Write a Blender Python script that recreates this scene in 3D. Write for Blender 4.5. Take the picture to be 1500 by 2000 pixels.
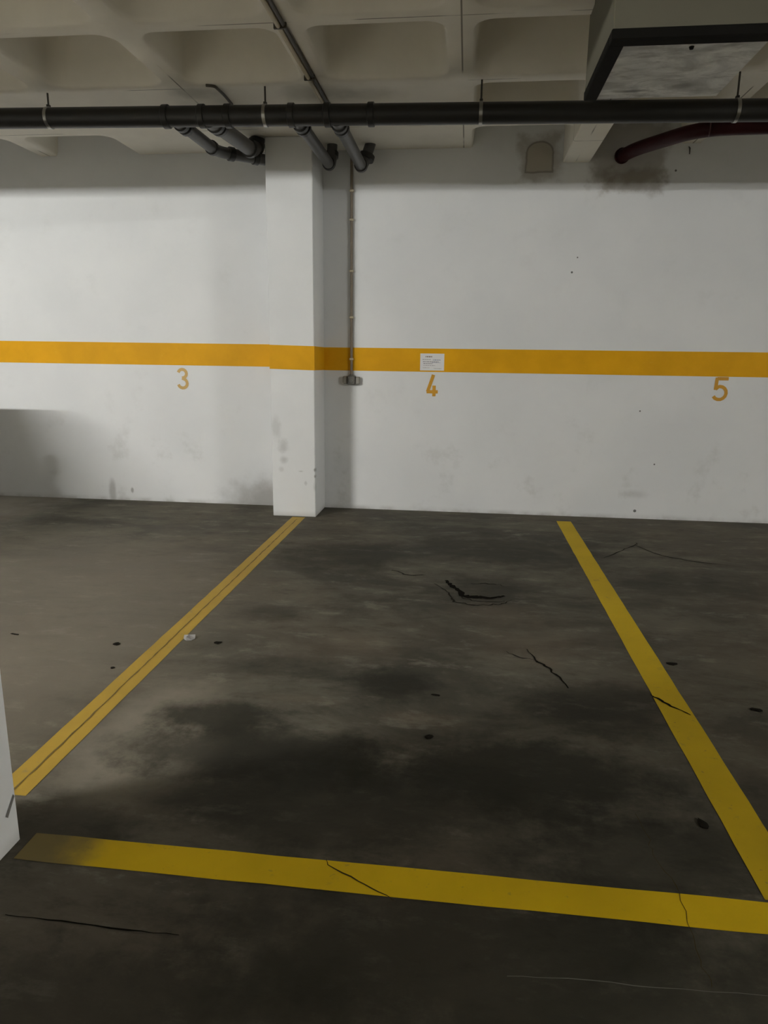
import bpy, math, random
from mathutils import Vector, Matrix

scene = bpy.context.scene
for o in list(bpy.data.objects):
    bpy.data.objects.remove(o, do_unlink=True)

# ------------------------------------------------------------------ camera
cam_data = bpy.data.cameras.new('camera')
cam_data.sensor_fit = 'HORIZONTAL'
cam_data.sensor_width = 36.0
cam_data.lens = 36.0 * 1370.2 / 1500.0
cam_data.clip_start = 0.05
cam = bpy.data.objects.new('camera', cam_data)
scene.collection.objects.link(cam)
RT = Vector((0.99325248, 0.11537421, 0.01175977))
UP = Vector((-0.03661545, 0.21576479, 0.97575861))
FW = Vector((-0.11004004, 0.96960525, -0.21853339))
mw = Matrix((RT, UP, -FW)).transposed().to_4x4()
mw.translation = Vector((0, 0, 1.4))
cam.matrix_world = mw
scene.camera = cam

# ------------------------------------------------------------------ world, exposure
world = bpy.data.worlds.new('world')
scene.world = world
world.use_nodes = True
world.node_tree.nodes['Background'].inputs[0].default_value = (0.0, 0.0, 0.0, 1)
world.node_tree.nodes['Background'].inputs[1].default_value = 0.0
vs = scene.view_settings
vs.view_transform = 'Standard'
vs.look = 'None'
vs.gamma = 1.0
vs.use_curve_mapping = False
vs.exposure = 2.62

# the garage's own lamps: surface-mounted fluorescent battens under the ribs
LAMPS = [(-5.4, -0.35, 475.0, 'x'), (7.9, -0.35, 330.0, 'y')]       # x, y, emission strength, axis

# ------------------------------------------------------------------ constants
WY = 6.32            # face of the back wall
CZ = 3.07            # underside of the ceiling ribs
XL, XR, YF = -11.5, 12.5, -9.0
PYF = 5.90           # front face of the wall pillar
PX, PY = 0.905, 0.86  # coffer pitch
RX0, RY0 = -0.10, 4.00  # one rib crossing
random.seed(7)

# ------------------------------------------------------------------ node helper
class G:
    def __init__(s, name):
        s.mat = bpy.data.materials.new(name); s.mat.use_nodes = True
        s.t = s.mat.node_tree; s.n = s.t.nodes; s.l = s.t.links
        s.b = s.n['Principled BSDF']
        g = s.n.new('ShaderNodeNewGeometry'); s.pos = g.outputs['Position']
        sp = s.n.new('ShaderNodeSeparateXYZ'); s.l.new(s.pos, sp.inputs[0])
        s.x, s.y, s.z = sp.outputs
    def _in(s, sock, v):
        if isinstance(v, bpy.types.NodeSocket): s.l.new(v, sock)
        else: sock.default_value = v
    def m(s, op, a, b=0.0, c=0.0, clamp=False):
        n = s.n.new('ShaderNodeMath'); n.operation = op; n.use_clamp = clamp
        s._in(n.inputs[0], a); s._in(n.inputs[1], b); s._in(n.inputs[2], c)
        return n.outputs[0]
    def vec(s, sx=1, sy=1, sz=1, off=(0, 0, 0)):
        n = s.n.new('ShaderNodeMapping'); s.l.new(s.pos, n.inputs[0])
        n.inputs['Scale'].default_value = (sx, sy, sz); n.inputs['Location'].default_value = off
        return n.outputs[0]
    def noise(s, scale, detail=4, rough=0.55, v=None, dist=0.0):
        n = s.n.new('ShaderNodeTexNoise'); n.inputs['Scale'].default_value = scale
        n.inputs['Detail'].default_value = detail; n.inputs['Roughness'].default_value = rough
        n.inputs['Distortion'].default_value = dist
        s.l.new(v if v is not None else s.pos, n.inputs['Vector'])
        return n.outputs['Fac'] if 'Fac' in n.outputs else n.outputs[0]
    def ramp(s, f, lo, hi, a=0.0, b=1.0):
        n = s.n.new('ShaderNodeMapRange'); n.interpolation_type = 'SMOOTHSTEP'
        s._in(n.inputs['Value'], f); n.inputs['From Min'].default_value = lo; n.inputs['From Max'].default_value = hi
        n.inputs['To Min'].default_value = a; n.inputs['To Max'].default_value = b
        return n.outputs['Result']
    def mix(s, f, a, b, mode='MIX'):
        n = s.n.new('ShaderNodeMix'); n.data_type = 'RGBA'; n.blend_type = mode
        s._in(n.inputs[0], f)
        for sock, v in ((n.inputs[6], a), (n.inputs[7], b)):
            if isinstance(v, bpy.types.NodeSocket): s.l.new(v, sock)
            else: sock.default_value = (*v, 1)
        return n.outputs[2]
    def blob(s, u, v, cu, cv, ru, rv, soft=0.5, nz=None, k=0.8):
        a = s.m('DIVIDE', s.m('SUBTRACT', u, cu), ru); b = s.m('DIVIDE', s.m('SUBTRACT', v, cv), rv)
        d = s.m('SQRT', s.m('ADD', s.m('MULTIPLY', a, a), s.m('MULTIPLY', b, b)))
        if nz is not None: d = s.m('ADD', d, s.m('MULTIPLY', s.m('SUBTRACT', nz, 0.5), k))
        return s.ramp(d, 1.0 - soft, 1.0, 1.0, 0.0)
    def box(s, u, v, u0, u1, v0, v1, soft=0.05, nz=None, k=0.1):
        du = s.m('SUBTRACT', s.m('ABSOLUTE', s.m('SUBTRACT', u, (u0 + u1) / 2)), (u1 - u0) / 2)
        dv = s.m('SUBTRACT', s.m('ABSOLUTE', s.m('SUBTRACT', v, (v0 + v1) / 2)), (v1 - v0) / 2)
        d = s.m('MAXIMUM', du, dv)
        if nz is not None: d = s.m('ADD', d, s.m('MULTIPLY', s.m('SUBTRACT', nz, 0.5), k))
        return s.ramp(d, -soft / 2, soft / 2, 1.0, 0.0)
    def out(s, col, rough=0.6, bump=None, bs=0.1, bd=0.01, metal=0.0, spec=0.5):
        if isinstance(col, bpy.types.NodeSocket): s.l.new(col, s.b.inputs['Base Color'])
        else: s.b.inputs['Base Color'].default_value = (*col, 1)
        s._in(s.b.inputs['Roughness'], rough); s.b.inputs['Metallic'].default_value = metal
        s.b.inputs['Specular IOR Level'].default_value = spec
        if bump is not None:
            n = s.n.new('ShaderNodeBump'); n.inputs['Strength'].default_value = bs; n.inputs['Distance'].default_value = bd
            s.l.new(bump, n.inputs['Height']); s.l.new(n.outputs[0], s.b.inputs['Normal'])
        return s.mat

def plain(name, col, rough=0.5, metal=0.0, var=0.12, scale=8.0, spec=0.5):
    g = G(name); nz = g.noise(scale, 4)
    c = g.mix(nz, tuple(c * (1 - var) for c in col), tuple(min(1, c * (1 + var)) for c in col))
    return g.out(c, rough, metal=metal, spec=spec)

# ------------------------------------------------------------------ materials
def mat_wall():
    g = G('white_wall_paint')
    n1 = g.noise(1.3, 5); n2 = g.noise(7, 5); n3 = g.noise(30, 3)
    c = g.mix(g.ramp(n1, .3, .7), (.715, .728, .732), (.765, .775, .775))
    # faint grey scuffs over the lower wall
    sc = g.m('MULTIPLY', g.ramp(g.noise(3.2, 6, .65), .56, .75), g.ramp(g.z, .2, 1.2, .35, .1))
    c = g.mix(sc, c, (.42, .42, .39))
    # dirt above the floor left of the pillar and a rubbed streak below bay 3
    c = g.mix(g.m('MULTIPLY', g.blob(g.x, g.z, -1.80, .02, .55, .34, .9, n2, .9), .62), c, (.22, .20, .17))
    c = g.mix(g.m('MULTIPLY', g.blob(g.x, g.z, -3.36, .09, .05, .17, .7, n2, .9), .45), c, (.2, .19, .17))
    c = g.mix(g.m('MULTIPLY', g.blob(g.x, g.z, -3.16, .10, .02, .035, .6), .55), c, (.15, .14, .12))
    c = g.mix(g.m('MULTIPLY', g.ramp(g.z, .0, .05, 1, 0), g.ramp(n2, .35, .7, .1, .5)), c, (.25, .23, .2))
    # damp patches around the pipe openings near the ceiling
    for (u0, u1, v0, v1, a) in ((.37, .67, 2.83, 3.14, .50), (.94, 1.53, 2.80, 3.25, .55), (1.05, 1.50, 2.72, 2.88, .60), (.94, 1.10, 2.76, 2.9, .4)):
        c = g.mix(g.m('MULTIPLY', g.box(g.x, g.z, u0, u1, v0, v1, .09, n2, .22), a), c, (.20, .165, .115))
    # filled opening with an arched head: rim line then a flat grey-brown patch
    rim = g.m('MAXIMUM', g.box(g.x, g.z, .412, .640, 2.872, 3.03, .012, n2, .03), g.blob(g.x, g.z, .526, 3.03, .116, .085, .1, n2, .15))
    fil = g.m('MAXIMUM', g.box(g.x, g.z, .426, .626, 2.886, 3.03, .012, n2, .03), g.blob(g.x, g.z, .526, 3.03, .102, .071, .1, n2, .15))
    c = g.mix(g.m('MULTIPLY', rim, .6), c, (.12, .095, .06))
    c = g.mix(g.m('MULTIPLY', fil, .85), c, (.44, .40, .33))
    # plug holes and nicks
    for (u, v, r) in ((.844, 2.094, .010), (.882, 2.212, .007), (1.606, 2.871, .010), (1.498, .952, .008), (1.66, .492, .008), (1.53, .07, .015)):
        c = g.mix(g.m('MULTIPLY', g.blob(g.x, g.z, u, v, r, r, .3), .85), c, (.05, .045, .04))
    # dark rubbed band on the lower right wall
    c = g.mix(g.m('MULTIPLY', g.blob(g.x, g.z, 1.5, .22, .16, .05, .9, n2, 1.2), .25), c, (.3, .29, .27))
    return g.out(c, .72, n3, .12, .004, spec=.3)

def mat_pillar(name, scuffs):
    g = G(name)
    n1 = g.noise(1.6, 5); n2 = g.noise(9, 5, .6); n3 = g.noise(30, 3)
    c = g.mix(g.ramp(n1, .3, .7), (.73, .743, .742), (.775, .785, .783))
    for (u, v, ru, rv, a) in scuffs:
        k = g.m('MULTIPLY', g.blob(g.x, g.z, u, v, ru, rv, .8, n2, 1.6), g.ramp(g.y, PYF + .02, PYF + .06, a, 0.0))
        c = g.mix(k, c, (.2, .2, .17))
    c = g.mix(g.m('MULTIPLY', g.ramp(g.z, .0, .06, 1, 0), .35), c, (.3, .28, .24))
    return g.out(c, .7, n3, .1, .004, spec=.3)

def mat_ceiling():
    g = G('ceiling_paint')
    n1 = g.noise(1.8, 5); n2 = g.noise(7, 5, .6)
    c = g.mix(g.ramp(n1, .3, .7), (.76, .725, .64), (.84, .805, .715))
    # formwork joints along the rib centres, broken up
    def joint(u, u0, p, w):
        d = g.m('ABSOLUTE', g.m('SUBTRACT', g.m('FLOORED_MODULO', g.m('ADD', g.m('SUBTRACT', u, u0), p / 2), p), p / 2))
        return g.ramp(d, w * .5, w, 1.0, 0.0)
    onrib = g.ramp(g.z, CZ + .004, CZ + .01, 1, 0)
    jl = g.m('MULTIPLY', joint(g.x, RX0 + .008, PX, .006), g.ramp(g.noise(1.1, 3), .47, .55))
    jt = g.m('MULTIPLY', joint(g.y, RY0 + .0, PY, .005), g.ramp(g.noise(1.7, 3, v=g.vec(off=(3, 7, 1))), .54, .62))
    c = g.mix(g.m('MULTIPLY', g.m('MAXIMUM', jl, jt), g.m('MULTIPLY', onrib, .75)), c, (.10, .085, .06))
    # old leak stains near the collector pipe
    for (cx, cy, rx, ry, a) in ((-1.86, 4.93, .22, .16, .45), (-1.05, 5.0, .35, .2, .35), (-.7, 5.05, .3, .16, .25), (.35, 5.5, .4, .3, .2), (-1.45, 6.1, .8, .3, .25)):
        c = g.mix(g.m('MULTIPLY', g.m('MULTIPLY', g.blob(g.x, g.y, cx, cy, rx, ry, .8, n2, .9), onrib), a), c, (.20, .20, .15))
    return g.out(c, .8, n2, .08, .006, spec=.2)

def mat_floor():
    g = G('floor_concrete')
    nA = g.noise(.55, 6, .6, v=g.vec(1, 1, 1, (4.3, 1.7, 0)))
    nB = g.noise(1.6, 9, .68, v=g.vec(.75, 1.25, 1, (1.0, 9.2, 0)), dist=.5)
    nC = g.noise(6.0, 8, .72, v=g.vec(.6, 1.3, 1))
    nD = g.noise(26, 4, .6)
    nE = g.m('ADD', g.m('MULTIPLY', g.noise(2.6, 7, .68, v=g.vec(off=(8, 3, 0))), .75), g.m('MULTIPLY', g.noise(9, 6, .7), .25))
    nF = g.noise(3.4, 7, .7, v=g.vec(.5, 1.5, 1, (2, 5, 0)), dist=.3)
    c = g.mix(g.ramp(nB, .38, .62), (.078, .073, .058), (.180, .168, .140))
    c = g.mix(g.ramp(nA, .42, .62, 0, .55), c, (.175, .146, .116))        # brownish worn zones
    c = g.mix(g.ramp(nC, .50, .72, 0, .65), c, (.050, .048, .037))        # grime
    c = g.mix(g.ramp(nF, .52, .70, 0, .45), c, (.060, .060, .047))
    c = g.mix(g.ramp(nC, .47, .32, 0, .60), c, (.30, .28, .24))          # scuffed pale spots
    c = g.mix(g.ramp(nD, .6, .8, 0, .25), c, (.05, .047, .037))
    # paler floor in bay 3, and a paler patch beside the line
    c = g.mix(g.m('MULTIPLY', g.blob(g.x, g.y, -2.5, 3.2, 1.8, 2.6, .6, nE, .6), .50), c, (.335, .30, .252))
    c = g.mix(g.m('MULTIPLY', g.blob(g.x, g.y, -1.12, 2.25, .36, .55, .6, nE, .8), .65), c, (.40, .362, .306))
    # oil and water stains in bay 4; front ones also carry the floor's shade
    for (cx, cy, rx, ry, a) in ((-.24, 2.80, .25, .22, .90), (-.92, 2.42, .34, .19, .85), (-.70, 2.2, .75, .24, .75), (.25, 2.20, .80, .30, .8),
                                (.60, 2.72, .45, .34, .60), (-.80, 2.90, .38, .15, .45), (-.35, 1.95, 1.0, .32, .65), (.12, 4.12, .42, .36, .50),
                                (-.80, 4.75, .65, .55, .60), (.30, 5.1, .9, .50, .50), (-1.0, 3.58, .30, .18, .50), (1.5, 4.4, .7, .4, .40),
                                (.15, 1.38, 1.1, .40, .70), (.55, 1.80, .4, .35, .60), (-.6, 1.15, 1.0, .30, .55), (1.25, 2.1, .4, .3, .4), (-1.15, 1.72, .3, .2, .5)):
        c = g.mix(g.m('MULTIPLY', g.blob(g.x, g.y, cx, cy, rx, ry, .65, nE, 2.2), a), c, (.028, .027, .019))
    # worn, browner patches
    for (cx, cy, rx, ry, a) in ((.35, 3.35, .45, .35, .50), (-.15, 2.52, .25, .10, .65), (.25, 3.75, .4, .25, .45), (-.5, 3.2, .5, .25, .35), (.42, 3.12, .12, .08, .6), (-.65, 2.62, .3, .06, .45), (1.4, 3.4, .5, .4, .3)):
        c = g.mix(g.m('MULTIPLY', g.blob(g.x, g.y, cx, cy, rx, ry, .9, nE, 1.8), a), c, (.205, .165, .128))
    c = g.mix(1.0, c, (.71, .70, .655), 'MULTIPLY')
    # aisle and bays further left made paler to bounce light onto the ceiling
    pale = g.m('MAXIMUM', g.ramp(g.m('ADD', g.y, nE), 1.35, .55), g.ramp(g.m('ADD', g.x, nE), -2.9, -3.9))
    c = g.mix(g.m('MULTIPLY', pale, .85), c, (.40, .375, .33))
    r = g.ramp(nB, .3, .7, .62, .82)
    return g.out(c, r, g.m('ADD', nD, g.m('MULTIPLY', nC, .8)), .22, .006, spec=.18)

def mat_linepaint(name, col, worn, wear):
    g = G(name)
    n1 = g.noise(2.2, 6, .6); n2 = g.noise(12, 6, .7); n3 = g.noise(40, 3)
    c = g.mix(g.ramp(n1, .3, .7), tuple(k * .85 for k in col), col)
    c = g.mix(g.ramp(n2, .60, .78, 0, wear), c, worn)
    c = g.mix(g.ramp(n3, .66, .74, 0, wear * .7), c, worn)
    return g, c

M = {}
M['wall'] = mat_wall()
M['pillar'] = mat_pillar('white_pillar_paint', [(-1.61, .77, .06, .13, .22), (-1.55, .62, .06, .08, .30), (-1.545, .50, .05, .05, .32), (-1.57, .42, .03, .03, .2),
                                               (-1.40, .405, .03, .010, .35), (-1.278, .42, .016, .030, .85), (-1.278, .365, .010, .02, .7), (-1.36, .30, .02, .03, .3), (-1.28, .26, .02, .06, .25)])
M['pillar_near'] = mat_pillar('white_near_pillar_paint', [])
M['ceiling'] = mat_ceiling()
M['floor'] = mat_floor()
g, c = mat_linepaint('amber_wall_paint', (.80, .40, .004), (.82, .50, .06), .22)
M['stripe'] = g.out(c, .6, spec=.2)
g, c = mat_linepaint('yellow_floor_paint', (.62, .43, .010), (.17, .14, .07), .75)
M['line'] = g.out(c, .7, spec=.2)
g, c = mat_linepaint('faded_floor_paint', (.48, .31, .035), (.25, .20, .11), .9)
M['line_worn'] = g.out(c, .65)
g, c = mat_linepaint('front_line_paint', (.78, .525, .006), (.26, .19, .05), .45)
# the end by the near pillar is driven over and worn to the concrete
c = g.mix(g.m('MULTIPLY', g.ramp(g.m('ADD', g.x, g.m('MULTIPLY', g.noise(7, 5), .25)), -1.02, -.80, 1, 0), .88), c, (.12, .10, .06))
M['line_front'] = g.out(c, .7, spec=.2)
g, c = mat_linepaint('amber_number_paint', (.66, .33, .02), (.76, .60, .32), .3)
M['number'] = g.out(c, .5)
g, c = mat_linepaint('faded_number_paint', (.60, .38, .10), (.74, .66, .5), .75)
M['number_faded'] = g.out(c, .5)
M['pvc'] = plain('dark_grey_pvc', (.016, .016, .015), .42, var=.25, scale=6)
M['pvc_branch'] = plain('grey_pvc_branch', (.075, .073, .070), .45, var=.3, scale=9)
M['rubber'] = plain('black_rubber', (.012, .012, .011), .6)
M['zinc'] = plain('zinc_plated_steel', (.42, .42, .40), .28, 1.0, .1)
M['rod'] = plain('threaded_rod_steel', (.07, .065, .055), .5, .6, .2)
M['conduit'] = plain('tan_conduit', (.50, .43, .30), .4, var=.2)
M['conduit_wall'] = plain('brown_wall_conduit', (.22, .175, .125), .45, var=.2)
M['conduit_dark'] = plain('dark_cable_sheath', (.05, .043, .03), .5, var=.2)
M['boxgrey'] = plain('grey_box_plastic', (.25, .24, .21), .5, var=.15, scale=20)
M['boxdark'] = plain('dark_box_plastic', (.10, .097, .085), .5, var=.15, scale=20)
M['paper'] = plain('white_paper', (.76, .76, .76), .6, var=.03)
M['ink'] = plain('grey_ink', (.32, .31, .33), .7)
M['inkblue'] = plain('blue_grey_ink', (.40, .42, .50), .7)
M['inkdark'] = plain('brown_ink', (.24, .18, .13), .7)
M['blackframe'] = plain('black_metal_frame', (.008, .0075, .006), .85, var=.3, spec=.12)
M['red'] = plain('dark_red_pipe', (.034, .002, .004), .5, var=.2, spec=.25)
M['redring'] = plain('dull_steel_ring', (.10, .045, .045), .5, .3)
g = G('mottled_galvanised_sheet')
n1 = g.noise(3.0, 7, .68, v=g.vec(1, 1.6, 1), dist=.8); n2 = g.noise(11, 6, .7, v=g.vec(.5, 1.4, 1))
c = g.mix(g.ramp(n1, .3, .7), (.42, .43, .425), (.92, .93, .92))
c = g.mix(g.ramp(n2, .50, .70, 0, .7), c, (.30, .30, .29))
ns = g.noise(6, 5)
c = g.mix(g.m('MULTIPLY', g.blob(g.x, g.y, .76, 3.98, .13, .035, .8, ns, 1.4), .8), c, (.10, .10, .09))
c = g.mix(g.m('MULTIPLY', g.blob(g.x, g.y, .98, 3.93, .10, .05, .9, ns, 1.6), .6), c, (.14, .13, .12))
c = g.mix(g.m('MULTIPLY', g.blob(g.x, g.y, .83, 4.0, .05, .02, .7, ns, 1.5), .9), c, (.8, .8, .78))
M['sheet'] = g.out(c, .62)
M['bare'] = plain('far_wall_paint', (.78, .77, .73), .85, var=.12, scale=1.5)
M['casing'] = plain('plaster_casing', (.135, .126, .090), .8, var=.06, scale=3)
M['crack'] = plain('crack_shadow_filler', (.008, .007, .005), .9, spec=.03)
M['crack_soft'] = plain('hairline_crack_grime', (.024, .022, .017), .9, spec=.03)
M['scuff'] = plain('grey_scuff', (.17, .165, .15), .8)
M['joint_dark'] = plain('brown_crack_grime', (.06, .045, .015), .9, spec=.05)
M['joint'] = plain('joint_grime', (.16, .105, .025), .8)
M['scratch'] = plain('pale_scratch', (.15, .145, .13), .8)
M['debris_dark'] = plain('dark_leaf_litter', (.014, .012, .009), .9, spec=.05)
M['debris_pale'] = plain('pale_paper_scrap', (.36, .35, .34), .8)
M['carpaint'] = plain('dark_car_paint', (.05, .052, .058), .3, .2, .05)
M['glass_dark'] = plain('tinted_glass', (.02, .022, .025), .08)
M['tyre'] = plain('tyre_rubber', (.02, .02, .02), .8)
M['rim'] = plain('alloy_rim', (.45, .45, .46), .35, .9)
M['lampred'] = plain('tail_lamp_red', (.35, .01, .01), .25)
M['lampclear'] = plain('headlamp_clear', (.6, .6, .6), .15)
M['lamp_housing'] = plain('white_lamp_housing', (.75, .75, .73), .5)
def mat_emit(name, strength):
    m = bpy.data.materials.new(name); m.use_nodes = True
    b = m.node_tree.nodes['Principled BSDF']
    b.inputs['Base Color'].default_value = (.9, .9, .88, 1)
    b.inputs['Emission Color'].default_value = (1.0, 1.0, .97, 1)
    b.inputs['Emission Strength'].default_value = strength
    return m

# ------------------------------------------------------------------ geometry helpers
COL = scene.collection
def mesh_obj(name, verts, faces, mat, parent=None, smooth=False):
    me = bpy.data.meshes.new(name); me.from_pydata([tuple(v) for v in verts], [], faces); me.update()
    if mat is not None: me.materials.append(mat)
    if smooth:
        me.polygons.foreach_set('use_smooth', [True] * len(me.polygons))
        me.set_sharp_from_angle(angle=math.radians(38))
    o = bpy.data.objects.new(name, me); COL.objects.link(o)
    if parent is not None: o.parent = parent; o.matrix_parent_inverse = Matrix.Translation(-parent.location)
    return o
def empty(name, loc):
    o = bpy.data.objects.new(name, None); o.location = loc; o.empty_display_size = .1; COL.objects.link(o); return o
def tag(o, label=None, cat=None, group=None, kind=None):
    if label: o['label'] = label
    if cat: o['category'] = cat
    if group: o['group'] = group
    if kind: o['kind'] = kind
    return o

class MB:
    def __init__(s): s.v = []; s.f = []
    def add(s, v, f):
        k = len(s.v); s.v += [tuple(p) for p in v]; s.f += [tuple(i + k for i in q) for q in f]
    def box(s, x0, x1, y0, y1, z0, z1, b=0.0):
        if b <= 0:
            v = [(x, y, z) for z in (z0, z1) for y in (y0, y1) for x in (x0, x1)]
            s.add(v, [(0, 2, 3, 1), (4, 5, 7, 6), (0, 1, 5, 4), (2, 6, 7, 3), (0, 4, 6, 2), (1, 3, 7, 5)])
        else:                                   # all edges chamfered
            P = {}; v = []
            for sx in (0, 1):
                for sy in (0, 1):
                    for sz in (0, 1):
                        cx, cy, cz = (x0, x1)[sx], (y0, y1)[sy], (z0, z1)[sz]
                        ix, iy, iz = (b, -b)[sx], (b, -b)[sy], (b, -b)[sz]
                        P[sx, sy, sz, 0] = len(v); v.append((cx, cy + iy, cz + iz))
                        P[sx, sy, sz, 1] = len(v); v.append((cx + ix, cy, cz + iz))
                        P[sx, sy, sz, 2] = len(v); v.append((cx + ix, cy + iy, cz))
            f = []
            for a in (0, 1):
                f.append((P[a, 0, 0, 0], P[a, 1, 0, 0], P[a, 1, 1, 0], P[a, 0, 1, 0]))
                f.append((P[0, a, 0, 1], P[1, a, 0, 1], P[1, a, 1, 1], P[0, a, 1, 1]))
                f.append((P[0, 0, a, 2], P[1, 0, a, 2], P[1, 1, a, 2], P[0, 1, a, 2]))
                for c_ in (0, 1):
                    f.append((P[a, c_, 0, 0], P[a, c_, 1, 0], P[a, c_, 1, 1], P[a, c_, 0, 1]))
                    f.append((P[a, 0, c_, 0], P[a, 1, c_, 0], P[a, 1, c_, 2], P[a, 0, c_, 2]))
                    f.append((P[0, a, c_, 1], P[1, a, c_, 1], P[1, a, c_, 2], P[0, a, c_, 2]))
                    for d in (0, 1): f.append((P[a, c_, d, 0], P[a, c_, d, 1], P[a, c_, d, 2]))
            s.add(v, f)
        return s
    def tube(s, pts, r, seg=16, caps=True):
        pts = [Vector(p) for p in pts]; n = len(pts)
        rr = r if isinstance(r, (list, tuple)) else [r] * n
        T = []
        for i in range(n):
            t = (pts[min(i + 1, n - 1)] - pts[max(i - 1, 0)])
            T.append(t.normalized())
        u = T[0].orthogonal().normalized(); v = []
        for i in range(n):
            u = (u - T[i] * u.dot(T[i])).normalized(); w = T[i].cross(u)
            for k in range(seg):
                a = 2 * math.pi * k / seg
                v.append(pts[i] + (u * math.cos(a) + w * math.sin(a)) * rr[i])
        f = [(i * seg + k, i * seg + (k + 1) % seg, (i + 1) * seg + (k + 1) % seg, (i + 1) * seg + k) for i in range(n - 1) for k in range(seg)]
        if caps: f += [tuple(reversed(range(seg))), tuple((n - 1) * seg + k for k in range(seg))]
        s.add(v, f); return s
    def build(s, name, mat, parent=None, smooth=False): return mesh_obj(name, s.v, s.f, mat, parent, smooth)

def fillet(pts, r, n=7):
    pts = [Vector(p) for p in pts]; out = [pts[0]]
    for i in range(1, len(pts) - 1):
        a, b, c = pts[i - 1], pts[i], pts[i + 1]
        d1 = (a - b); d2 = (c - b); k = min(r, d1.length * .45, d2.length * .45)
        p, q = b + d1.normalized() * k, b + d2.normalized() * k
        for j in range(n + 1):
            t = j / n; out.append(p * (1 - t) ** 2 + b * 2 * t * (1 - t) + q * t * t)
    out.append(pts[-1]); return out

def ribbon(pts, widths, z, jit=0.0):
    """flat strip on the floor following pts"""
    P = [Vector((p[0], p[1], 0)) for p in pts]; v = []; n = len(P)
    for i in range(n):
        t = (P[min(i + 1, n - 1)] - P[max(i - 1, 0)]).normalized(); nn = Vector((-t.y, t.x, 0)); w = widths[i] / 2
        v += [P[i] + nn * w + Vector((0, 0, z)), P[i] - nn * w + Vector((0, 0, z))]
    return v, [(2 * i, 2 * i + 1, 2 * i + 3, 2 * i + 2) for i in range(n - 1)]

def jag(pts, sub=4, amp=.012):
    out = []
    for a, b in zip(pts[:-1], pts[1:]):
        for k in range(sub):
            t = k / sub; e = amp if k else amp * .3
            out.append((a[0] * (1 - t) + b[0] * t + random.uniform(-e, e), a[1] * (1 - t) + b[1] * t + random.uniform(-e, e)))
    out.append(pts[-1]); return out

# ------------------------------------------------------------------ the setting
floor = tag(MB().box(XL, XR, YF, WY, -.2, 0).build('floor', M['floor']), 'dark stained concrete garage floor', kind='structure')
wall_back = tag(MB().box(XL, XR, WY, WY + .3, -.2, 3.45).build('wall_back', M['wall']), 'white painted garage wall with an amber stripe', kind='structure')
tag(MB().box(XL - .2, XL, YF, WY + .3, -.2, 3.45).build('wall_left', M['bare']), kind='structure')
tag(MB().box(XR, XR + .2, YF, WY + .3, -.2, 3.45).build('wall_right', M['bare']), kind='structure')
tag(MB().box(XL, XR, YF - .2, YF, -.2, 3.45).build('wall_front', M['bare']), kind='structure')

def rounded(hx, hy, r, n=6):
    p = []
    for cx, cy, a0 in ((hx - r, hy - r, 0), (-hx + r, hy - r, 90), (-hx + r, -hy + r, 180), (hx - r, -hy + r, 270)):
        for k in range(n + 1):
            a = math.radians(a0 + 90 * k / n); p.append((cx + r * math.cos(a), cy + r * math.sin(a)))
    return p
def build_ceiling():
    mb = MB(); hx, hy = PX / 2 - .072, PY / 2 - .056; nseg = 6
    for i in range(-13, 14):
        for j in range(-16, 3):
            x0 = RX0 + i * PX; y0 = RY0 + j * PY; cx, cy = x0 + PX / 2, y0 + PY / 2
            solid = (j == 1 and i < 0) or (j == 2 and -3 <= i < 0) or (j in (-7, -8) and i % 6 in (0, 1, 2))
            if solid:
                mb.add([(x0, y0, CZ), (x0 + PX, y0, CZ), (x0 + PX, y0 + PY, CZ), (x0, y0 + PY, CZ)], [(0, 3, 2, 1)]); continue
            L = []
            lo = rounded(hx, hy, .115, nseg); m = len(lo)
            outer = []
            for k in range(m):      # matching points on the cell edge, per corner
                q, t = divmod(k, nseg + 1)
                sx, sy = ((1, 1), (-1, 1), (-1, -1), (1, -1))[q]
                px, py = lo[k]
                half = nseg / 2
                first_x = q in (0, 2)   # arc starts on the x side for corners 0 and 2
                if t == half: outer.append((sx * PX / 2, sy * PY / 2))
                elif (t < half) == first_x: outer.append((sx * PX / 2, py))
                else: outer.append((px, sy * PY / 2))
            rings = [(outer, CZ)]
            for ins, dz, r in ((-.006, 0, .118), (.004, .008, .112), (.012, .03, .11), (.026, .17, .10), (.050, .26, .12), (.095, .315, .14), (.17, .345, .14)):
                rings.append((rounded(hx - ins, hy - ins, r, nseg), CZ + dz))
            v = []
            for ring, z in rings: v += [(cx + a, cy + b, z) for a, b in ring]
            f = []
            for rr in range(len(rings) - 1):
                for k in range(m):
                    k2 = (k + 1) % m; f.append((rr * m + k, (rr + 1) * m + k, (rr + 1) * m + k2, rr * m + k2))
            f.append(tuple((len(rings) - 1) * m + k for k in reversed(range(m))))
            mb.add(v, f)
    x0, x1, y0, y1 = RX0 - 13 * PX, RX0 + 14 * PX, RY0 - 16 * PY, RY0 + 3 * PY
    z = CZ + .55
    mb.add([(x0, y0, z), (x1, y0, z), (x1, y1, z), (x0, y1, z), (x0, y0, CZ), (x1, y0, CZ), (x1, y1, CZ), (x0, y1, CZ)],
           [(0, 1, 2, 3), (0, 4, 5, 1), (1, 5, 6, 2), (2, 6, 7, 3), (3, 7, 4, 0)])
    o = mb.build('ceiling', M['ceiling'])
    o.data.polygons.foreach_set('use_smooth', [True] * len(o.data.polygons)); o.data.set_sharp_from_angle(angle=math.radians(50))
    return tag(o, 'off-white waffle slab ceiling with rounded coffers', kind='structure')
ceiling = build_ceiling()

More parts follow.
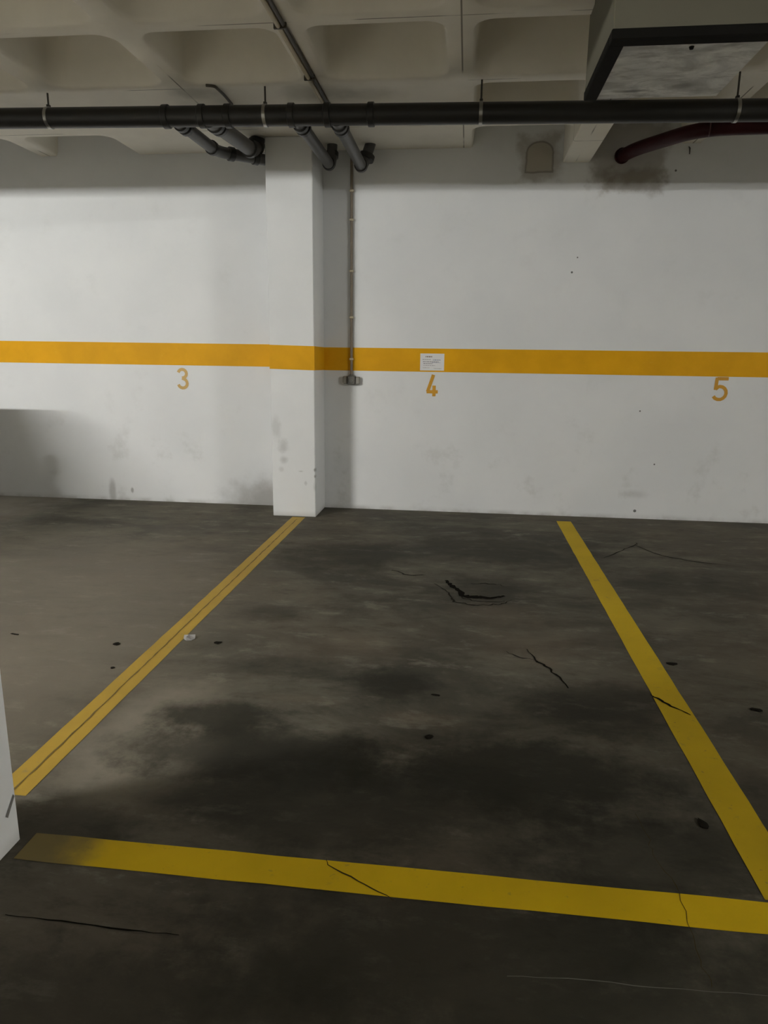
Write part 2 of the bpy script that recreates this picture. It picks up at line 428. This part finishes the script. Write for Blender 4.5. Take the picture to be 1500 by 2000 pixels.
# ------------------------------------------------------------------ paint on wall and floor
def wall_strip(name, x0, x1, zl0, zl1, zr0, zr1, mat, lab):
    y = WY - .0015
    v = [(x0, y, zl0), (x1, y, zr0), (x1, y, zr1), (x0, y, zl1), (x0, WY, zl0), (x1, WY, zr0), (x1, WY, zr1), (x0, WY, zl1)]
    o = mesh_obj(name, v, [(0, 1, 2, 3), (0, 4, 5, 1), (3, 2, 6, 7), (0, 3, 7, 4), (1, 5, 6, 2)], mat, wall_back)
    return tag(o, lab)
PX0, PX1 = -1.655, -1.272                 # wall pillar
wall_strip('painted_stripe', XL, PX0, 1.303, 1.505, 1.283, 1.480, M['stripe'], 'amber painted stripe along the wall of bay 3')
wall_strip('painted_stripe', PX1, XR, 1.260, 1.460, 1.235, 1.450, M['stripe'], 'amber painted stripe along the wall of bays 4 and 5')

def strokes(name, ox, oz, w, h, lines, t, mat, lab):
    mb = MB(); lev = 0
    for pts in lines:
        P = [Vector((ox + p[0] * w, 0, oz + p[1] * h)) for p in pts]; v = []; n = len(P)
        for i in range(n):
            d = (P[min(i + 1, n - 1)] - P[max(i - 1, 0)]).normalized(); nn = Vector((-d.z, 0, d.x)) * t / 2
            y = WY - .002 - lev * .0002
            v += [P[i] + nn + Vector((0, y, 0)), P[i] - nn + Vector((0, y, 0))]
        mb.add(v, [(2 * i, 2 * i + 1, 2 * i + 3, 2 * i + 2) for i in range(n - 1)]); lev += 1
    return tag(mb.build(name, mat, wall_back), lab)
def arc(cx, cy, rx, ry, a0, a1, n=10):
    return [(cx + rx * math.cos(math.radians(a0 + (a1 - a0) * k / n)), cy + ry * math.sin(math.radians(a0 + (a1 - a0) * k / n))) for k in range(n + 1)]
strokes('painted_number', -2.645, 1.068, .098, .192, [arc(.46, .74, .40, .20, 165, -70) + [(.42, .53)], [(.42, .53)] + arc(.46, .28, .44, .22, 70, -165)], .028, M['number_faded'], 'faded amber number 3 painted under the stripe')
strokes('painted_number', -.356, 1.046, .106, .188, [[(.60, 1.0), (.55, .90), (.14, .21)], [(.06, .21), (1.0, .21)], [(.68, .50), (.68, 0.0)]], .029, M['number'], 'amber number 4 painted under the paper notice')
strokes('painted_number', 2.085, 1.062, .118, .184, [[(.95, .95), (.17, .95)], [(.17, 1.0), (.12, .44)], [(.12, .47), (.3, .58)] + arc(.42, .30, .46, .30, 95, -150)], .028, M['number'], 'amber number 5 painted under the stripe near the right edge')

def floor_line(pts, w, mat, lab, z=.0012):
    P = []
    for a, b in zip(pts[:-1], pts[1:]):
        for k in range(40): P.append((a[0] + (b[0] - a[0]) * k / 40, a[1] + (b[1] - a[1]) * k / 40))
    P.append(pts[-1])
    v, f = ribbon(P, [w + random.uniform(-.003, .003) for _ in P], z)
    return tag(mesh_obj('painted_line', v, f, mat, floor), lab)
floor_line([(-1.42, 5.88), (-1.42, 1.86)], .118, M['line_worn'], 'faded yellow bay line starting at the wall pillar')
floor_line([(.886, 6.10), (.898, 1.70)], .124, M['line'], 'yellow bay line between bays 4 and 5')
floor_line([(-1.22, 1.642), (3.6, 1.625)], .112, M['line_front'], 'yellow line across the front of the bay', .0016)
floor_line([(3.35, 6.10), (3.36, 1.70)], .124, M['line'], 'yellow bay line beyond bay 5')

def crack(pts, w, mat, lab=None, z=.0022, sub=4, amp=.010, name='crack'):
    P = jag(pts, sub, amp); n = len(P)
    W = [max(.0015, w * (.35 + .65 * math.sin(math.pi * (i + .5) / n)) * random.uniform(.55, 1.3)) for i in range(n)]
    v, f = ribbon(P, W, z); o = mesh_obj(name, v, f, mat, floor)
    if lab: tag(o, lab)
    return o
crack([(-.081, 4.29), (-.059, 4.2), (-.01, 4.138), (.013, 4.027), (.058, 3.988), (.119, 3.997), (.179, 3.988), (.225, 4.013), (.272, 4.047)], .046, M['crack'], 'broad dark crack in the concrete of bay 4')
crack([(-.156, 4.216), (-.081, 4.098), (-.048, 3.99), (-.031, 3.894), (.088, 3.86), (.19, 3.875), (.25, 3.901), (.313, 3.981)], .012, M['crack_soft'])
crack([(.013, 4.027), (.03, 3.96), (.10, 3.93), (.2, 3.93), (.27, 3.95)], .010, M['crack_soft'])
crack([(.075, 4.251), (.139, 4.261), (.219, 4.263), (.28, 4.222)], .012, M['crack_soft'])
crack([(.344, 3.271), (.37, 3.144), (.411, 3.082), (.447, 3.001), (.486, 2.871)], .013, M['crack'])
crack([(.243, 3.226), (.299, 3.163), (.37, 3.144)], .008, M['crack_soft'])
crack([(.576, 2.025), (.589, 1.918), (.584, 1.84), (.61, 1.751), (.616, 1.632), (.605, 1.472), (.606, 1.403)], .0022, M['joint_dark'], amp=.006)
crack([(-.345, 1.70), (-.337, 1.677), (-.243, 1.626), (-.161, 1.585), (-.14, 1.57)], .0045, M['joint_dark'], amp=.002)
crack([(.825, 2.857), (.849, 2.828), (.885, 2.766), (.945, 2.70)], .012, M['crack'], amp=.004)
crack([(-1.114, 1.395), (-.962, 1.395), (-.783, 1.388), (-.652, 1.39)], .005, M['crack'], amp=.002)
crack([(.143, 1.374), (.284, 1.386), (.478, 1.386), (.725, 1.396)], .002, M['scratch'], amp=.002, name='scratch')
crack([(1.024, 4.977), (1.2, 5.2), (1.326, 5.375), (1.36, 5.45)], .012, M['crack_soft'])
crack([(1.326, 5.375), (1.447, 5.11), (1.595, 5.002), (1.9, 4.9)], .014, M['crack_soft'])
crack([(-.45, 4.45), (-.32, 4.36), (-.22, 4.38)], .016, M['crack_soft'])
# slab joint showing through the middle of the left bay line
P = [( -1.418 + random.uniform(-.002, .002), 1.88 + .04 * k) for k in range(99)]
v, f = ribbon(P, [random.uniform(.004, .009) for _ in P], .0022)
tag(mesh_obj('slab_joint', v, f, M['joint'], floor), 'thin dark joint down the middle of the faded line')

# ------------------------------------------------------------------ pillars
def stripe_wrap(parent, faces, mat):
    """faces: list of quads a hair proud of the pillar"""
    mb = MB()
    for q in faces: mb.add(q, [(0, 1, 2, 3)])
    return mb.build('painted_stripe', mat, parent)
p1 = empty('pillar', ((PX0 + PX1) / 2, PYF + .2, 0))
MB().box(PX0, PX1, PYF, WY + .0, 0, CZ, .006).build('shaft', M['pillar'], p1)
e = .0015; z0, z1 = 1.268, 1.468
stripe_wrap(p1, [[(PX0 - e, PYF - e, z0 + .006), (PX1 + e, PYF - e, z0 - .002), (PX1 + e, PYF - e, z1 - .004), (PX0 - e, PYF - e, z1 + .004)],
                 [(PX1 + e, PYF - e, z0 - .002), (PX1 + e, WY - .002, z0 - .006), (PX1 + e, WY - .002, z1 - .008), (PX1 + e, PYF - e, z1 - .004)],
                 [(PX0 - e, WY - .002, z0 + .012), (PX0 - e, PYF - e, z0 + .006), (PX0 - e, PYF - e, z1 + .004), (PX0 - e, WY - .002, z1 + .01)]], M['stripe'])
tag(p1, 'white square pillar projecting from the wall between numbers 3 and 4', 'pillar')
NX0, NX1, NY0, NY1 = -1.66, -1.248, .78, 1.665
p2 = empty('pillar', ((NX0 + NX1) / 2, (NY0 + NY1) / 2, 0))
MB().box(NX0, NX1, NY0, NY1, 0, CZ, .006).build('shaft', M['pillar_near'], p2)
mb = MB()
mb.add([(NX1 + .001, NY1 - .055, .115), (NX1 + .001, NY1 - .045, .105), (NX1 + .001, NY1 - .008, .150), (NX1 + .001, NY1 - .014, .160)], [(0, 1, 2, 3)])
mb.build('scuff_mark', M['scuff'], p2)
stripe_wrap(p2, [[(NX0 - e, NY0 - e, z0), (NX1 + e, NY0 - e, z0), (NX1 + e, NY0 - e, z1), (NX0 - e, NY0 - e, z1)],
                 [(NX1 + e, NY0 - e, z0), (NX1 + e, NY1 + e, z0), (NX1 + e, NY1 + e, z1), (NX1 + e, NY0 - e, z1)],
                 [(NX1 + e, NY1 + e, z0), (NX0 - e, NY1 + e, z0), (NX0 - e, NY1 + e, z1), (NX1 + e, NY1 + e, z1)],
                 [(NX0 - e, NY1 + e, z0), (NX0 - e, NY0 - e, z0), (NX0 - e, NY0 - e, z1), (NX0 - e, NY1 + e, z1)]], M['stripe'])
tag(p2, 'white pillar in the near foreground at the left end of the front line', 'pillar')

# unseen beam added to keep lamp light off the upper wall and ceiling
fb = MB().box(XL, XR, 1.02, 1.42, 2.925, CZ + .3, .008).build('ceiling_beam', M['ceiling'])
tag(fb, 'long off-white beam added above the picture to block lamp light from the upper wall', 'beam')
# ------------------------------------------------------------------ ceiling beam and ventilation box
bm = MB().box(.712, .928, 4.09, WY, 2.942, CZ + .3, .008).build('ceiling_beam', M['ceiling'])
tag(bm, 'short off-white ceiling beam meeting the wall beside the red pipe', 'beam')

VX0, VX1, VY0, VY1, VZ = .55, 1.205, 3.36, 4.085, 2.69
vb = empty('ventilation_box', ((VX0 + VX1) / 2, (VY0 + VY1) / 2, CZ))
MB().box(VX0, VX1, VY0, VY1, VZ + .03, CZ + .30, .004).build('casing', M['casing'], vb)
fr = MB().box(VX0 - .004, VX0 + .062, VY0 + .0722, VY1, VZ, VZ + .04, .004).build('frame_bar', M['blackframe'], vb)
MB().box(VX0 - .004, VX1, VY0 - .004, VY0 + .072, VZ - .002, VZ + .04, .004).build('frame_bar', M['blackframe'], vb)
pl = MB().box(VX0 + .06, VX1 - .004, VY0 + .085, VY1, VZ + .006, VZ + .032, .002).build('bottom_plate', M['sheet'], vb)
MB().box(VX0 + .06, VX1 - .004, VY0 + .070, VY0 + .090, VZ + .012, VZ + .034).build('inner_lip', M['casing'], vb)
MB().tube([(.90, 3.475, VZ + .008), (.90, 3.475, VZ - .004)], [.012, .008], 10).build('screw', M['blackframe'], pl)
tag(vb, 'plastered ventilation box under the ceiling with black frame and grey mottled underside', 'vent box')

# ------------------------------------------------------------------ collector drain pipe
def pz(x): return 2.9195 - .0135 * (x + 2.83) * 1.0     # centre height, falling to the right
CY, CR = 4.86, .0625
dp = empty('drain_pipe', (-.5, CY, pz(-.5)))
MB().tube([(x, CY, pz(x)) for x in (XL + .01, -5, -2.8, -1, 1, 3, XR - .01)], CR, 28).build('main_pipe', M['pvc'], dp, True)
for x in (-2.02, -1.775, -1.60, -1.18, -.945, -.664, 2.9, -4.6):
    MB().tube([(x - .022, CY, pz(x)), (x - .018, CY, pz(x)), (x + .018, CY, pz(x)), (x + .022, CY, pz(x))], [CR + .003, CR + .009, CR + .009, CR + .003], 28).build('coupling', M['pvc'], dp, True)
for x in (-2.835, -1.353, .027, 1.551, 3.0, -4.3):
    cl = MB().tube([(x - .011, CY, pz(x)), (x - .010, CY, pz(x)), (x + .010, CY, pz(x)), (x + .011, CY, pz(x))], [CR + .001, CR + .0045, CR + .0045, CR + .001], 28).build('clamp', M['zinc'], dp, True)
    MB().tube([(x, CY, pz(x) + CR), (x, CY, CZ + .002)], .006, 8).build('hanger_rod', M['rod'], cl, True)
    MB().box(x - .010, x + .010, CY - .012, CY + .012, pz(x) + CR - .002, pz(x) + CR + .018, .002).build('clamp_ear', M['rod'], cl)
def branch(path, r, rings, fl=.09):
    b = MB().tube(fillet(path, fl), r, 20).build('branch_pipe', M['pvc_branch'], dp, True)
    for (p, d, k) in rings:
        p = Vector(p); d = Vector(d).normalized()
        MB().tube([p - d * .024, p - d * .02, p + d * .02, p + d * .024], [r + .002, r + k, r + k, r + .002], 20).build('socket', M['pvc'], b, True)
branch([(-1.965, CY, 2.895), (-1.965, 5.66, 2.905), (-1.60, 6.02, 2.915)], .042, [((-1.965, 4.97, 2.896), (0, 1, 0), .010), ((-1.965, 5.04, 2.897), (0, 1, 0), .012), ((-1.965, 5.56, 2.904), (0, 1, 0), .010), ((-1.88, 5.745, 2.907), (1, 1, 0), .010), ((-1.73, 5.89, 2.911), (1, 1, 0), .008)], .10)
branch([(-1.735, CY, 2.89), (-1.725, 5.82, 2.945), (-1.725, 5.99, 3.09)], .054, [((-1.734, 4.98, 2.897), (0, 1, .06), .010), ((-1.733, 5.05, 2.901), (0, 1, .06), .010), ((-1.726, 5.72, 2.939), (0, 1, .06), .013), ((-1.725, 5.885, 3.000), (0, 1, .85), .017)], .08)
branch([(-1.147, CY, 2.875), (-1.160, 6.10, 2.89), (-1.160, 6.16, 3.08)], .042, [((-1.148, 4.97, 2.876), (0, 1, 0), .011), ((-1.149, 5.05, 2.877), (0, 1, 0), .011), ((-1.160, 6.00, 2.889), (0, 1, 0), .008), ((-1.160, 6.145, 2.99), (0, .3, 1), .010)], .10)
branch([(-.888, CY, 2.868), (-.905, 6.12, 2.882), (-.845, 6.17, 3.08)], .043, [((-.889, 4.97, 2.869), (0, 1, 0), .011), ((-.890, 5.05, 2.870), (0, 1, 0), .011), ((-.904, 6.03, 2.881), (0, 1, 0), .010), ((-.875, 6.152, 2.97), (.3, .25, 1), .020)], .10)
tag(dp, 'long dark grey drain pipe hung below the ceiling with four branches', 'pipe')

# ------------------------------------------------------------------ red pipe
rp = empty('sprinkler_pipe', (1.17, WY, 2.97))
path = fillet([(1.175, WY - .002, 2.985), (1.235, 6.08, 2.975), (1.55, 5.53, 2.955), (2.2, 5.50, 2.952), (4.4, 5.50, 2.945)], .22, 10)
b = MB().tube(path, .050, 24).build('pipe_run', M['red'], rp, True)
MB().tube([(1.600, 5.526, 2.954), (1.606, 5.525, 2.954)], .0515, 24).build('joint_ring', M['redring'], rp, True)
MB().tube([(1.175, WY - .001, 2.985), (1.179, WY - .020, 2.985)], .060, 24).build('wall_collar', M['red'], rp, True)
tag(rp, 'dark red pipe curving out of the damp-stained wall', 'pipe')

# ------------------------------------------------------------------ conduit, outlet box
cd = empty('conduit', (-1.02, WY, 1.21))
CXc = -1.024
run = MB().tube([(CXc - .028, -2.5, CZ - .016), (CXc - .004, WY - .06, CZ - .016)], .0135, 12).build('ceiling_run', M['conduit'], cd, True)
MB().tube([(CXc + .003, -2.5, CZ - .012), (CXc + .022, WY - .06, CZ - .012)], .011, 10).build('cable', M['conduit_dark'], cd, True)
wr = MB().tube(fillet([(CXc - .004, WY - .068, CZ - .016), (CXc, WY - .020, CZ - .016), (CXc, WY - .016, CZ - .10), (CXc + .002, WY - .016, 1.2295)], .05), .0115, 12).build('wall_run', M['conduit_wall'], cd, True)
for z in (2.75, 2.52, 2.104, 1.718, 1.36):
    MB().box(CXc - .017, CXc + .019, WY - .030, WY, z - .009, z + .009, .003).build('clip', M['conduit'], wr)
for y in (3.3, 4.0, 4.7, 5.5, 2.4):
    MB().box(CXc - .036, CXc + .032, y - .007, y + .007, CZ - .030, CZ, .002).build('clip', M['conduit_dark'], run)
tag(cd, 'thin tan conduit running along the ceiling and down the wall', 'conduit')

ob = empty('outlet_box', (-1.02, WY, 1.175))
MB().box(-1.055, -.985, WY - .055, WY, 1.138, 1.216, .008).build('body', M['boxdark'], ob)
MB().box(-1.099, -1.053, WY - .042, WY, 1.142, 1.212, .010).build('side_wing', M['boxgrey'], ob)
MB().box(-.987, -.943, WY - .042, WY, 1.138, 1.208, .010).build('side_wing', M['boxgrey'], ob)
MB().tube([(-1.02, WY - .055, 1.176), (-1.02, WY - .060, 1.176)], [.024, .021], 18).build('cover_disc', M['boxdark'], ob, True)
MB().tube([(-1.022, WY - .016, 1.212), (-1.022, WY - .016, 1.228)], [.019, .016], 12).build('cable_gland', M['boxdark'], ob, True)
tag(ob, 'small grey outlet box at the lower end of the wall conduit', 'outlet box')

# loose black cable above the pipe
lc = MB().tube(fillet([(-1.72, 4.795, CZ - .006), (-1.665, 4.80, CZ - .010), (-1.655, 4.95, CZ - .012), (-1.665, 5.14, CZ - .008)], .04), .009, 8).build('loose_cable', M['conduit_dark'], None, True)
tag(lc, 'short black cable on the ceiling above the pipe', 'cable')

# ------------------------------------------------------------------ paper notice
pn = empty('paper_notice', (-.307, WY, 1.27))
MB().box(-.412, -.201, WY - .0040, WY - .0016, 1.270, 1.416, .0005).build('sheet', M['paper'], pn)
def inkline(x0, x1, z, h, mat):
    mb = MB(); x = x0
    while x < x1:
        w = random.uniform(.006, .02); mb.box(x, min(x + w, x1), WY - .0048, WY - .0039, z, z + h); x += w + .004
    mb.build('text_line', mat, pn)
inkline(-.365, -.308, 1.384, .010, M['inkdark'])
inkline(-.392, -.32, 1.362, .005, M['ink'])
inkline(-.30, -.232, 1.356, .010, M['inkblue'])
inkline(-.388, -.25, 1.342, .007, M['ink'])
inkline(-.31, -.235, 1.336, .005, M['inkblue'])
inkline(-.384, -.30, 1.326, .007, M['ink'])
inkline(-.384, -.28, 1.312, .004, M['ink'])
inkline(-.388, -.33, 1.292, .004, M['ink'])
inkline(-.29, -.225, 1.286, .004, M['ink'])
tag(pn, 'white printed paper notice stuck on the amber stripe above number 4', 'notice')

# a nail below the red pipe
nl = MB().tube([(1.690, WY, 3.045), (1.693, WY - .018, 3.03), (1.694, WY - .020, 2.985)], [.004, .006, .004], 8).build('hook', M['rod'], None, True)
tag(nl, 'tiny dark hook on the wall under the red pipe', 'hook')

# ------------------------------------------------------------------ litter on the floor
def chip(x, y, sx, sy, h, mat, lab, cat, rz=0.0, fold=False, name='leaf_scrap'):
    n = 9; v = [(0, 0, h)]; f = []
    for k in range(n):
        a = 2 * math.pi * k / n; r = random.uniform(.7, 1.15)
        px, py = math.cos(a) * sx / 2 * r, math.sin(a) * sy / 2 * r
        z = .003 + (h * random.uniform(.2, 1.0) if (fold and k % 3 == 0) else 0)
        v.append((px, py, z)); v.append((px * .97, py * .97, 0.0003))
    for k in range(n):
        k2 = (k + 1) % n
        f += [(0, 1 + 2 * k, 1 + 2 * k2), (1 + 2 * k, 2 + 2 * k, 2 + 2 * k2, 1 + 2 * k2)]
    f.append(tuple(2 + 2 * k for k in reversed(range(n))))
    o = mesh_obj(name, v, f, mat); o.location = (x, y, .0005); o.rotation_euler = (0, 0, rz)
    return tag(o, lab, cat, 'litter on the garage floor')
chip(-1.334, 3.164, .075, .06, .020, M['debris_pale'], 'crumpled pale paper scrap beside the faded bay line', 'scrap', .5, True, 'paper_scrap')
chip(-1.657, 3.046, .040, .035, .006, M['debris_dark'], 'dark leaf scrap just left of the faded bay line', 'leaf scrap', .2)
chip(-1.175, 3.128, .045, .035, .006, M['debris_dark'], 'dark leaf scrap just right of the crumpled paper', 'leaf scrap', .1)
chip(1.005, 3.194, .055, .035, .007, M['debris_dark'], 'dark leaf scrap right of the bay 5 line, farther one', 'leaf scrap', -.1)
chip(1.228, 2.783, .050, .030, .007, M['debris_dark'], 'dark leaf scrap at the right edge in bay 5', 'leaf scrap', 0)
chip(-.083, 2.73, .045, .014, .004, M['debris_dark'], 'thin dark twig scrap beside the round dark stain', 'twig', -.15, False, 'twig')
chip(-.091, 2.393, .035, .028, .007, M['debris_dark'], 'dark leaf scrap in the middle of bay 4', 'leaf scrap', .3)
chip(-2.223, 3.088, .06, .012, .004, M['debris_dark'], 'thin dark twig by the left edge of the picture', 'twig', -.2, False, 'twig')
chip(.772, 2.002, .030, .05, .005, M['debris_dark'], 'dark scrap left of the bay 5 line near the front', 'leaf scrap', .3)
chip(-1.546, 2.789, .02, .018, .004, M['debris_dark'], 'tiny dark crumb left of the faded bay line', 'crumb', 0, False, 'crumb')

# ------------------------------------------------------------------ lamps (outside the picture, where the shadows say they hang)
for (lx, ly, st, along) in LAMPS:
    lt = empty('batten_lamp', (lx, ly, CZ))
    def bar(a0, a1, h, z0, z1, b):       # box along the batten's axis
        return MB().box(lx + a0, lx + a1, ly - h, ly + h, z0, z1, b) if along == 'x' else MB().box(lx - h, lx + h, ly + a0, ly + a1, z0, z1, b)
    ax = (1, 0) if along == 'x' else (0, 1)
    bar(-.63, .63, .05, CZ - .07, CZ - .001, .006).build('housing', M['lamp_housing'], lt)
    for s in (-.615, .615): bar(s - .02, s + .02, .06, CZ - .135, CZ - .05, .006).build('end_cap', M['lamp_housing'], lt)
    MB().tube([(lx - .6 * ax[0], ly - .6 * ax[1], CZ - .105), (lx + .6 * ax[0], ly + .6 * ax[1], CZ - .105)], .013, 12).build('tube', mat_emit('lit_tube_%d' % int(st), st), lt, True)
    tag(lt, 'lit fluorescent batten on the ceiling over the aisle, %s of the near pillar' % ('left' if lx < 0 else 'far right'), 'lamp')

# ------------------------------------------------------------------ parked car left of the picture (throws the shadow low on the wall)
def make_car(x, yn, label):
    """hatchback, nose towards +Y at y=yn"""
    t = empty('car', (x, yn - 2.0, 0)); ZS = 1.17
    # stations: distance back from nose, half width at sill / belt, sill z, belt z, crown z
    st = [(0.00, .55, .58, .34, .52, .56), (.06, .70, .72, .24, .60, .66), (.30, .80, .80, .19, .70, .77), (.80, .84, .83, .18, .80, .88),
          (1.15, .85, .84, .18, .86, .95), (1.6, .86, .85, .18, .90, .93), (2.4, .86, .85, .18, .92, .94), (3.1, .86, .84, .18, .94, .96),
          (3.6, .84, .82, .20, .95, .98), (3.85, .80, .78, .25, .93, .97), (3.95, .70, .70, .34, .86, .90)]
    v = []; nr = 10
    for (d, ws, wb, zs, zb, zc) in st:
        ring = [(ws * .92, zs), (ws, zs + .08), (ws + .012, (zs + zb) / 2), (wb, zb - .04), (wb - .05, zb + .01), (wb * .5, zc), (0, zc + .005)]
        full = ring + [(-a, z) for a, z in reversed(ring[:-1])]
        nr = len(full); v += [(x + a * 1.04, yn - d, z * ZS) for a, z in full]
    f = [(i * nr + k, i * nr + k + 1, (i + 1) * nr + k + 1, (i + 1) * nr + k) for i in range(len(st) - 1) for k in range(nr - 1)]
    f += [(i * nr + nr - 1, i * nr, (i + 1) * nr, (i + 1) * nr + nr - 1) for i in range(len(st) - 1)]
    f += [tuple(range(nr)), tuple(reversed([(len(st) - 1) * nr + k for k in range(nr)]))]
    mesh_obj('body', v, f, M['carpaint'], t, True)
    gs = [(1.05, .74, .90, .90), (1.5, .70, .91, 1.22), (1.85, .66, .92, 1.40), (2.4, .66, .93, 1.46), (3.1, .64, .94, 1.42), (3.5, .64, .95, 1.28), (3.86, .66, .95, .97)]
    v = []
    for (d, w, zb, zt) in gs:
        wt = w - .10 * (zt - zb) / .5
        ring = [(w + .06, zb - .03), (wt + .03, zt - .06), (wt - .06, zt), (0, zt + .012)]
        full = ring + [(-a, z) for a, z in reversed(ring[:-1])]; nr = len(full)
        v += [(x + a * 1.04, yn - d, z * ZS) for a, z in full]
    f = [(i * nr + k, i * nr + k + 1, (i + 1) * nr + k + 1, (i + 1) * nr + k) for i in range(len(gs) - 1) for k in range(nr - 1)]
    f += [tuple(range(nr)), tuple(reversed([(len(gs) - 1) * nr + k for k in range(nr)]))]
    cab = mesh_obj('cabin', v, f, M['glass_dark'], t, True)
    rv = [(x + a, yn - d, z * ZS) for d, z in ((1.80, 1.405), (2.4, 1.482), (3.1, 1.442), (3.45, 1.33)) for a in (-.60, 0, .60)]
    mesh_obj('roof', rv + [(p[0], p[1], p[2] - .03) for p in rv], [(i * 3 + k, i * 3 + k + 1, i * 3 + k + 4, i * 3 + k + 3) for i in range(3) for k in range(2)], M['carpaint'], t, True)
    for sx in (-1, 1):
        for d in (.78, 3.2):
            w = MB().tube([(x + sx * .70, yn - d, .30), (x + sx * .72, yn - d, .30), (x + sx * .86, yn - d, .30), (x + sx * .88, yn - d, .30)], [.27, .30, .30, .27], 28).build('wheel', M['tyre'], t, True)
            MB().tube([(x + sx * .872, yn - d, .30), (x + sx * .886, yn - d, .30)], [.20, .17], 20).build('rim', M['rim'], w, True)
        MB().box(x + sx * .62 - .13, x + sx * .62 + .13, yn - .20, yn - .03, .66, .79, .03).build('headlamp', M['lampclear'], t)
        MB().box(x + sx * .68 - .09, x + sx * .68 + .09, yn - 3.97, yn - 3.86, .73, .98, .02).build('tail_lamp', M['lampred'], t)
        MB().box(x + sx * .84 - .04, x + sx * .84 + .04, yn - 1.45, yn - 1.35, 1.07, 1.21, .02).build('wing_mirror', M['carpaint'], t)
    return tag(t, label, 'car')
make_car(-5.10, 5.62, 'tall dark hatchback parked nose-in beside bay 3, casting the shadow low on the wall')
